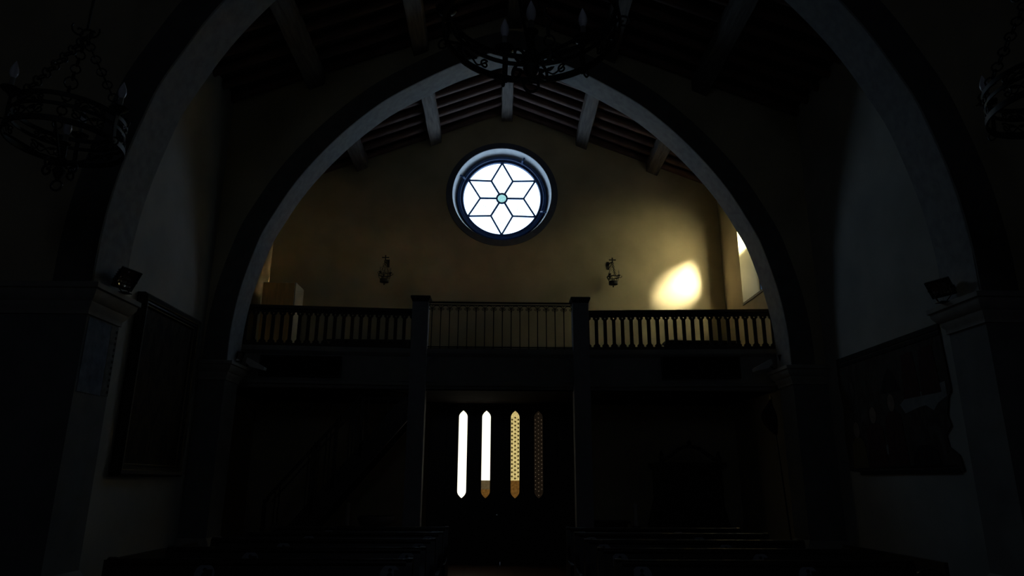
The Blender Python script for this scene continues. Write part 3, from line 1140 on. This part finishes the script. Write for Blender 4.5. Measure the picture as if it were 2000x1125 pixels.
    MB().lathe([(.018, zl - .005), (.018, zl + .065), (.014, zl + .07)], (cx, cy, 0), 12).build('candle_sleeve', CANDLE, ho)
    MB().lathe([(.014, zl + .066), (.027, zl + .094), (.031, zl + .121), (.027, zl + .151), (.015, zl + .184), (.004, zl + .211), (.0005, zl + .216)], (cx, cy, 0), 14).build('bulb', BULB, ho)
    ap = Vector((cx, cy, zu + .75))
    for i in range(3):
        a = phase + rad(25) + 2 * pi * i / 3
        p0 = pt(a, R_, zu)
        dv = (ap - p0).normalized()
        u, w = basis(dv)
        n = int((ap - p0).length / .058)
        ch = MB()
        for j in range(n):
            m_ = p0.lerp(ap, (j + .5) / n)
            big = .050 if j == n // 2 else .036
            ch.torus(m_, big, .0075, dv, u if j % 2 else w, 10, 5)
        ch.build('chain', IRON, r)
    top = MB().torus(ap + Vector((0, 0, .03)), .05, .01, (1, 0, 0), (0, 0, 1), 14, 6)
    for i in range(3):
        a = phase + 2 * pi * i / 3
        er = Vector((cos(a), sin(a), 0))
        top.tube(spiral(ap + er * .06 + Vector((0, 0, .04)), er, Vector((0, 0, 1)), .06, 1.1, 0, 14), .008, 5)
    top.tube([ap + Vector((0, 0, .07)), Vector((cx, cy, roofz(cx) + .2))], .011, 6)
    top.build('suspension_rod', IRON, r)
    return r


chandelier(.17, 3.53, 4.15, .515, rad(47), 6, 'large iron ring chandelier hanging in the middle before the far arch', .175)
chandelier(-3.47, 5.0, 4.13, .405, rad(-8), 3, 'iron ring chandelier hanging at the left edge before the near arch')
chandelier(3.97, 4.31, 4.15, .405, rad(-5), 3, 'iron ring chandelier hanging at the right edge, cut by the frame')


# ------------------------------------------------------------------ floodlights on the capitals
def floodlight(loc, nrm, roll, base_z, label, sz=(.20, .15), m=IRON):
    r = thing('floodlight', label, 'lamp', loc, 'floodlights on the capitals')
    n = Vector(nrm).normalized()
    ex = Vector((0, 0, 1)).cross(n).normalized()
    ey = n.cross(ex)
    ex, ey, ez = ex * cos(roll) + ey * sin(roll), ey * cos(roll) - ex * sin(roll), n
    w, h = sz[0] / 2, sz[1] / 2

    def bx(mb, x0_, x1_, y0_, y1_, z0_, z1_, k0=1., k1=1.):
        rings = []
        for z, kk in ((z0_, k0), (z1_, k1)):
            rings.append([ex * x * kk + ey * y * kk + ez * z for x, y in ((x0_, y0_), (x1_, y0_), (x1_, y1_), (x0_, y1_))])
        mb.loft(rings)
    hs = MB()
    bx(hs, -w, w, -h, h, -.09, -.01, .62, 1.)
    for i in range(5):
        y = -h * .5 + h * i * .25
        bx(hs, -w * .6, w * .6, y - .003, y + .003, -.105, -.07)
    hs.build('housing', m, r, True)
    bz = MB()
    for a in ((-w - .012, w + .012, h - .004, h + .012), (-w - .012, w + .012, -h - .012, -h + .004), (-w - .012, -w + .004, -h, h), (w - .004, w + .012, -h, h)):
        bx(bz, a[0], a[1], a[2], a[3], -.015, .014)
    bz.build('bezel', m, r, True)
    rf = MB()
    for i in range(6):
        for j in range(5):
            x, y = -w * .9 + w * 1.8 * (i + .5) / 6, -h * .9 + h * 1.8 * (j + .5) / 5
            c = ex * x + ey * y + ez * -.004
            rf.lathe([(.016, .002), (.015, .004), (.001, .0045)], c, 6, ez - ex * (x / w * .5 + random.uniform(-.15, .15)) - ey * (y / h * .75 + random.uniform(-.2, .2)))
    bx(rf, -w, w, -h, h, -.011, -.005)
    rf.build('reflector', CHROME, r, True)
    g = MB()
    bx(g, -w, w, -h, h, .006, .010)
    g.build('glass', LAMPGLASS, r, True)
    br = MB()
    dz = base_z - loc[2]
    f = Vector((0, 0, dz))
    br.box(-.05, .05, -.05, .05, dz, dz + .008)
    for s_ in (-1, 1):
        e = ex * (w + .02) * s_
        br.band([e, e * .9 - ez * .06 + Vector((0, 0, dz * .4)), Vector((e.x * .3, e.y * .3, dz + .006))], .025, .006, ez)
    br.build('bracket', m, r, True)


floodlight((-3.86, 6.88, 3.55), (.82, -.26, -.50), 0, 3.40, 'black floodlight on the near left capital, its glass glinting yellow', (.22, .20))
floodlight((4.68, 6.93, 3.56), (-.80, -.32, -.52), 0, 3.40, 'black floodlight on the near right capital', (.24, .17))
floodlight((-4.33, 11.40, 3.54), (.70, -.55, -.45), 0, 3.40, 'small black floodlight on the far left capital', (.10, .15))
floodlight((4.79, 11.38, 3.57), (-.70, -.55, -.45), 0, 3.40, 'small black floodlight on the far right capital', (.10, .15))


def flap_lamp(x, y, z, s_, label):
    r = thing('spotlight', label, 'lamp', (x, y, z), 'pale spotlights beside the far capitals')
    mb = MB()
    pts = [(0, .06), (.30, -.10), (.29, -.15), (.06, -.10), (-.02, -.02)]
    mb.prism([(s_ * a, b) for a, b in pts], (x, y - .06, z), (1, 0, 0), (0, 0, 1), (0, .14, 0))
    mb.build('lamp_hood', WHITE, r)
    MB().tube([(x + s_ * .03, y, z - .03), (x - s_ * .07, y, z - .12), (x - s_ * .10, y, z - .14)], .014, 6).build('bracket', IRON, r)
    MB().box(x + min(s_ * .07, s_ * .25), x + max(s_ * .07, s_ * .25), y - .04, y + .06, z - .16, z - .13).build('lamp_glass', LAMPGLASS, r)


flap_lamp(-4.26, 11.62, 3.50, 1, 'pale hooded spotlight sticking out beside the far left capital')
flap_lamp(4.66, 11.62, 3.55, -1, 'pale hooded spotlight sticking out beside the far right capital')

# ------------------------------------------------------------------ painting on the left wall
pt_ = thing('framed_painting', 'tall dark oil painting in a black moulded frame on left wall', 'painting', (XL, 9.75, 1.6))
y0_, y1_, z0_, z1_ = 8.86, 10.62, 1.60, 3.96
fr = MB()
steps = [(0, .0, .0), (0, 0, .10), (.03, .03, .13), (.07, .07, .12), (.085, .085, .09), (.12, .12, .10), (.145, .145, .07), (.15, .15, .0)]
rings = []
for a, b, x in steps:
    rings.append([(XL + x, y0_ + a, z0_ + b), (XL + x, y1_ - a, z0_ + b), (XL + x, y1_ - a, z1_ - b), (XL + x, y0_ + a, z1_ - b)])
fr.loft(rings, cap=False)
fr.build('frame', FRAMEW, pt_)
gl = MB()
for a, x in ((.078, .108), (.15, .074)):
    ring_ = [(XL + x, y0_ + a, z0_ + a), (XL + x, y1_ - a, z0_ + a), (XL + x, y1_ - a, z1_ - a), (XL + x, y0_ + a, z1_ - a)]
    for i in range(4):
        gl.tube([ring_[i], ring_[(i + 1) % 4]], .009, 6)
gl.build('gilt_fillet', GILT, pt_)
MB().box(XL + .01, XL + .05, y0_ + .14, y1_ - .14, z0_ + .14, z1_ - .14).build('canvas', CANVAS, pt_)

# ------------------------------------------------------------------ fresco on the right wall, torn outline
fx = thing('fresco', 'faded fresco fragment with standing robed figures on right wall', 'fresco', (XR, 9.2, 1.65))
out = [(10.62, 3.38), (10.4, 3.40), (9.8, 3.41), (9.2, 3.40), (8.6, 3.42), (8.02, 3.41), (8.0, 3.0), (7.98, 2.62), (8.05, 2.55), (8.12, 2.35), (8.08, 2.22), (8.2, 2.12),
       (8.18, 1.98), (8.02, 1.88), (7.98, 1.7), (8.3, 1.68), (8.7, 1.72), (9.2, 1.70), (9.8, 1.73), (10.3, 1.72), (10.6, 1.74), (10.63, 2.2), (10.58, 2.7), (10.63, 3.0)]
MB().prism(out, (XR - .015, 0, 0), (0, 1, 0), (0, 0, 1), (.02, 0, 0)).build('painted_plaster', FRESCO, fx)
for ya_, yb_, za, zb in ((8.02, 10.6, 3.36, 3.43), (8.02, 10.6, 3.29, 3.335), (8.05, 10.3, 1.68, 1.73), (8.1, 10.3, 1.76, 1.775)):
    MB().box(XR - .022, XR, ya_, yb_, za, zb).build('painted_border', ROBE3, fx)


def blob(pts, m, nm, x=.018):
    MB().prism(pts, (XR - x, 0, 0), (0, 1, 0), (0, 0, 1), (.01, 0, 0)).build(nm, m, fx)


blob([(y, z + .14) for y, z in [(9.05, 2.42), (8.9, 2.50), (8.5, 2.54), (8.06, 2.6), (8.06, 2.42), (8.25, 2.36), (8.35, 2.28), (8.5, 2.36), (8.7, 2.34), (8.95, 2.3)]], TORN, 'bare_patch')
blob([(9.62, 2.02), (9.45, 2.08), (9.3, 2.02), (9.32, 1.96), (9.5, 1.94)], TORN, 'bare_patch')
for (c, w_, h0, h1, m) in ((10.25, .22, 1.78, 2.45, ROBE2), (9.75, .26, 1.78, 2.62, ROBE1), (9.25, .24, 1.78, 2.74, ROBE1), (8.65, .30, 1.78, 2.26, ROBE3)):
    hh = h1 - .24
    blob([(c - w_, h0), (c + w_, h0), (c + w_ * .85, h0 + (hh - h0) * .5), (c + w_ * .8, hh - .08), (c + w_ * .35, hh), (c - w_ * .35, hh), (c - w_ * .8, hh - .08),
          (c - w_ * .85, h0 + (hh - h0) * .5)], m, 'robed_figure', .020)
    if m is not ROBE3:
        blob([(c + .085 * cos(2 * pi * j / 14), h1 - .13 + .115 * sin(2 * pi * j / 14)) for j in range(14)], SKIN, 'head', .022)
blob([(9.5, 2.75), (9.32, 3.0), (9.22, 3.08), (9.12, 3.0), (8.98, 2.75)], ROBE3, 'canopy_shape', .017)
for c, w_ in ((8.75, .18), (8.35, .2)):
    blob([(c - w_, 2.62), (c + w_, 2.62), (c + w_ * .7, 3.2), (c - w_ * .7, 3.2)], ROBE1, 'robed_figure', .019)

# fresco remnant on the inner side of the near left pier
xi = .41 - 4.56 * .967
pf = thing('pier_fresco', 'faded blue fresco panel with dotted border on near left pier', 'fresco', (xi, 6.8, 2.36))
MB().box(xi - .005, xi + .008, YA + .03, 6.98, 2.36, 3.08).build('blue_field', BLUEP, pf)
MB().box(xi - .005, xi + .010, 6.98, 7.11, 2.37, 3.08).build('border_strip', BORDER, pf)
mb = MB()
for i in range(11):
    z = 2.41 + i * .062
    mb.lathe([(.016, 0), (.016, .012)], (xi, 7.085, z), 8, (1, 0, 0))
mb.build('border_dots', ROBE3, pf)

# ------------------------------------------------------------------ under the loft
st = thing('staircase', 'dark wooden staircase climbing to the loft behind the left post', 'stairs', (-2.9, 13.2, 0))
sx0, sx1 = -4.22, -1.66
sz0, sz1 = .0, 3.10


def sz(x):
    return sz0 + (x - sx0) / (sx1 - sx0) * (sz1 - sz0)


for y in (12.75, 13.55):
    mb = MB()
    mb.prism([(sx0, 0), (sx0 + .32, 0), (sx1, sz(sx1 - .38)), (sx1, 3.11), (sx1 - .06, 3.11), (sx0, sz(sx0) + .16)], (0, y, 0), (1, 0, 0), (0, 0, 1), (0, .06, 0))
    mb.build('stringer', WOOD, st)
for i in range(14):
    x = sx0 + .12 + (sx1 - sx0 - .2) * i / 14
    z = .02 + 3.06 * (i + .6) / 14.4
    MB().box(x - .02, x + .22, 12.78, 13.58, z - .035, z).build('tread', WOOD, st)
rl = MB()
rl.band([(-4.12, 12.78, 1.16), (-4.05, 12.78, 1.30), (-2.54, 12.78, 3.08)], .06, .05, (0, 1, 0))
rl.band([(-4.0, 12.78, 1.20), (-2.5, 12.78, 2.98)], .03, .03, (0, 1, 0))
rl.build('handrail', WOOD, st)
for x in (-4.12, -3.3, -2.95, -2.5):
    MB().box(x - .03, x + .03, 12.75, 12.81, max(sz(x) - .1, 0), min(sz(x) + 1.12, 3.11)).build('newel_post', WOOD, st)
for x in (-3.95, -3.88, -3.42, -3.36, -3.24, -3.12, -3.05, -2.72, -2.66, -2.60, -2.40, -2.05):
    MB().box(x - .012, x + .012, 12.77, 12.79, sz(x) - .05, min(sz(x) + 1.06, 3.11)).build('baluster', WOOD, st)
MB().box(-2.5, -1.66, 12.76, 12.80, 3.02, 3.05).build('upper_rail', WOOD, st)

cf = thing('confessional', 'black carved wooden confessional with curved pediment under right loft', 'confessional', (3.75, 14.1, 0))
mb = MB()
mb.box(3.14, 4.36, 13.75, 14.42, 0, 1.86)
mb.box(3.10, 4.40, 13.70, 14.44, 0, .12).box(3.06, 4.44, 13.68, 14.46, 1.86, 1.94).box(3.10, 4.40, 13.72, 14.44, 1.82, 1.86)
mb.build('body', WOOD, cf)
pd = MB()
for s_ in (-1, 1):
    pd.band([(3.75 + s_ * x, 13.76, z) for x, z in ((.56, 1.98), (.48, 2.00), (.36, 2.08), (.24, 2.18), (.12, 2.23), (0, 2.25))], .10, .06, (0, 1, 0))
    pd.box(3.75 + s_ * .56 - .04, 3.75 + s_ * .56 + .04, 13.72, 13.82, 1.94, 2.06)
    pd.lathe([(.03, 2.06), (.045, 2.09), (.03, 2.13), (.001, 2.17)], (3.75 + s_ * .56, 13.77, 0), 10)
pd.lathe([(.05, 2.22), (.03, 2.28), (.05, 2.32), (.001, 2.38)], (3.75, 13.76, 0), 10)
pd.build('pediment', WOOD, cf)
for x in (3.2, 3.55, 3.95, 4.3):
    MB().lathe([(.05, .12), (.05, .2), (.035, .24), (.04, .9), (.03, 1.7), (.05, 1.76), (.05, 1.82)], (x, 13.74, 0), 12).build('column', WOOD, cf)
MB().box(3.58, 3.92, 13.70, 13.76, .15, 1.05).build('half_door', WOOD, cf)
for x in (3.28, 4.04):
    MB().box(x, x + .22, 13.735, 13.76, .3, 1.6).build('side_panel', WOOD, cf)
for s_ in (-1, 1):
    xa_ = 3.75 + s_ * .60
    MB().prism([(xa_, 0), (xa_ + s_ * .22, 0), (xa_ + s_ * .20, .55), (xa_ + s_ * .10, .95), (xa_, 1.3)], (0, 13.9, 0), (1, 0, 0), (0, 0, 1), (0, .5, 0)).build('side_wing', WOOD, cf)

bn = thing('furled_banner', 'furled dark banner on a thin pole leaning by the far right pier', 'banner', (4.90, 11.98, 0))
pa_, pb_ = Vector((4.90, 11.98, 0)), Vector((4.70, 11.86, 2.95))
MB().tube([pa_, pb_], .014, 8).build('pole', WOOD, bn)
dv = (pb_ - pa_).normalized()
cl = MB()
rings = []
for t, r_ in ((.80, .025), (.83, .07), (.86, .105), (.90, .12), (.93, .10), (.96, .06), (.985, .028), (1.0, .02)):
    c = pa_.lerp(pb_, t) + Vector((-.07 * sin((t - .8) / .2 * pi), 0, 0))
    rings.append([c + Vector((cos(2 * pi * j / 20), sin(2 * pi * j / 20), 0)) * r_ * (1 + .16 * cos(5 * 2 * pi * j / 20)) for j in range(20)])
cl.loft(rings, smooth=True)
cl.build('cloth', VELVET, bn)
MB().lathe([(.02, 0), (.03, .03), (.001, .1)], pb_, 10, dv).build('finial', BRASS, bn)


def candle_stand(x, y, h, label, pale):
    r = thing('candle_stand', label, 'candle stand', (x, y, 0), 'candle stands under the loft')
    MB().lathe([(.15, 0), (.15, .03), (.06, .06), (.03, .12), (.045, .2), (.025, .3), (.025, h - .3), (.05, h - .26), (.09, h - .24), (.09, h - .22), (.03, h - .21)], (x, y, 0), 16).build('stand', IRON, r)
    MB().lathe([(.04, h - .215), (.04, h + .2), (.03, h + .205), (.005, h + .21), (.004, h + .235)], (x, y, 0), 14).build('candle', WAX, r)


candle_stand(-2.88, 13.9, .95, 'thick pale candle on a stand beneath the staircase', True)
candle_stand(2.70, 14.1, .95, 'pale candle on a stand left of the confessional', True)

ft = thing('holy_water_font', 'low stone font on a short column left of the entrance door', 'font', (-2.35, 14.0, 0))
MB().lathe([(.20, 0), (.20, .08), (.12, .12), (.09, .3), (.10, .62), (.14, .68)], (-2.35, 14.0, 0), 20).build('column', PIER, ft)
MB().lathe([(.12, .68), (.30, .78), (.36, .86), (.36, .91), (.32, .91), (.26, .84), (.02, .80)], (-2.35, 14.0, 0), 24).build('basin', PIER, ft)
tb = thing('side_table', 'small dark side table standing right of the entrance door', 'table', (2.15, 14.1, 0))
MB().box(1.75, 2.55, 13.85, 14.35, .80, .84).build('tabletop', WOOD, tb)
MB().box(1.8, 2.5, 13.9, 14.3, .66, .80).build('apron', WOOD, tb)
for x in (1.83, 2.47):
    for y in (13.93, 14.27):
        MB().box(x - .025, x + .025, y - .025, y + .025, 0, .66).build('leg', WOOD, tb)
el = thing('emergency_light', 'small white wedge lamp on the back wall under the loft, above stairs', 'lamp', (-3.33, YW - .03, 3.03))
MB().prism([(-.14, .06), (.12, .06), (.12, -.02), (.02, -.04)], (-3.33, YW - .09, 3.03), (1, 0, 0), (0, 0, 1), (0, .09, 0)).build('lamp_cover', WHITE, el)

# ------------------------------------------------------------------ pews (facing the altar, backs with round seat stickers)
def make_pew(L, cxs):
    r = thing('church_pew', '', 'pew', (0, 0, 0))
    h = L / 2
    bk = MB()
    bk.loft([[(-h + .04, .0, .44), (h - .04, .0, .44), (h - .04, .03, .44), (-h + .04, .03, .44)],
             [(-h + .04, .10, .97), (h - .04, .10, .97), (h - .04, .13, .97), (-h + .04, .13, .97)]])
    for x in (-h + .1, -h / 3, h / 3, h - .1):
        bk.loft([[(x - .03, -.008, .46), (x + .03, -.008, .46), (x + .03, .0, .46), (x - .03, .0, .46)],
                 [(x - .03, .085, .94), (x + .03, .085, .94), (x + .03, .1, .94), (x - .03, .1, .94)]])
    bk.build('backrest', WOOD, r)
    tr = MB()
    tr.tube([(-h + .03, .115, .985), (h - .03, .115, .985)], .028, 10)
    tr.build('top_rail', WOOD, r)
    MB().box(-h + .04, h - .04, -.38, .02, .42, .45).build('seat', WOOD, r)
    for s_ in (-1, 1):
        e = MB()
        pl = [(.16, 0), (.17, .5), (.165, .93)] + [(.115 + .05 * cos(t), .98 + .04 * sin(t)) for t in [j * pi / 6 for j in range(7)]] + \
             [(.06, .90), (.02, .72), (-.06, .64), (-.26, .62)] + [(-.33 + .05 * sin(t) * -1, .60 + .03 * cos(t)) for t in [j * pi / 4 for j in range(4)]] + [(-.34, .5), (-.36, .3), (-.40, 0)]
        xa_ = s_ * h - (.045 if s_ > 0 else 0)
        e.prism(pl, (xa_, 0, 0), (0, 1, 0), (0, 0, 1), (.045, 0, 0))
        e.build('end_panel', WOOD, r)
    kn = MB().box(-h + .05, h - .05, .36, .50, .14, .18)
    for x in (-h * .6, h * .6):
        kn.loft([[(x - .02, .14, .0), (x + .02, .14, .0), (x + .02, .48, .0), (x - .02, .48, .0)], [(x - .02, .14, .14), (x + .02, .14, .14), (x + .02, .48, .14), (x - .02, .48, .14)]])
    kn.build('kneeler', WOOD, r)
    MB().box(-h + .05, h - .05, .13, .26, .74, .76).build('book_ledge', WOOD, r)
    for cx in cxs:
        z = .905
        y = .10 - (.97 - z) * .1 / .53
        nv = Vector((0, -.53, .1)).normalized()
        d = MB().lathe([(.072, -.001), (.072, .004), (.070, .005)], (cx, y, z), 24, nv)
        so = d.build('round_sticker', STICK, r)
        f = MB()
        f.lathe([(.014, .005), (.014, .0065)], Vector((cx, y, z)) + Vector((0, .006, .032)), 10, nv)
        u = Vector((1, 0, 0))
        w_ = Vector((0, .1, .53)).normalized()
        f.prism([(-.022, -.045), (.022, -.045), (.020, .0), (.010, .016), (-.010, .016), (-.020, .0)], Vector((cx, y, z)) + nv * .005, u, w_, nv * .0015)
        f.build('printed_figure', INK, so)
    return r


ords = ['front', 'second', 'third', 'fourth', 'rear']
YP = [5.22 + .93 * i for i in range(5)]
L_ = 2.18
pl_ = make_pew(L_, (-.39, .93))
pr_ = make_pew(L_, (-.90, .31))
for i, y in enumerate(YP):
    for proto, cx, side in ((pl_, -1.70, 'left'), (pr_, 1.945, 'right')):
        o = proto if i == 0 else copy_tree(proto)
        o.location = (cx, y, 0)
        o['label'] = '%s dark pew of the %s block with two round pale stickers on its back' % (ords[i], side)
        o['group'] = 'pews in the %s block' % side

# benches along the side walls
def wall_bench(x, s_, y0_, y1_, label):
    r = thing('wall_bench', label, 'bench', (x, (y0_ + y1_) / 2, 0), 'benches along the side walls')
    MB().box(x - .2, x + .2, y0_, y1_, .42, .46).build('seat', WOOD, r)
    xb_ = x - s_ * .2
    MB().box(min(xb_, xb_ + s_ * .04), max(xb_, xb_ + s_ * .04), y0_, y1_, .1, .78).build('backrest', WOOD, r)
    for y in (y0_, y1_ - .05):
        pl = [(-.22, 0), (.22, 0), (.22, .5)] + [(.22 * cos(t), .5 + .22 * sin(t)) for t in [j * pi / 10 for j in range(1, 10)]] + [(-.22, .5)]
        MB().prism(pl, (x, y, 0), (1, 0, 0), (0, 0, 1), (0, .05, 0)).build('end_panel', WOOD, r)


wall_bench(-3.75, 1, 7.45, 9.6, 'dark bench with rounded end below the dark painting')
wall_bench(4.42, -1, 7.45, 9.6, 'dark bench with rounded end below the faded fresco')
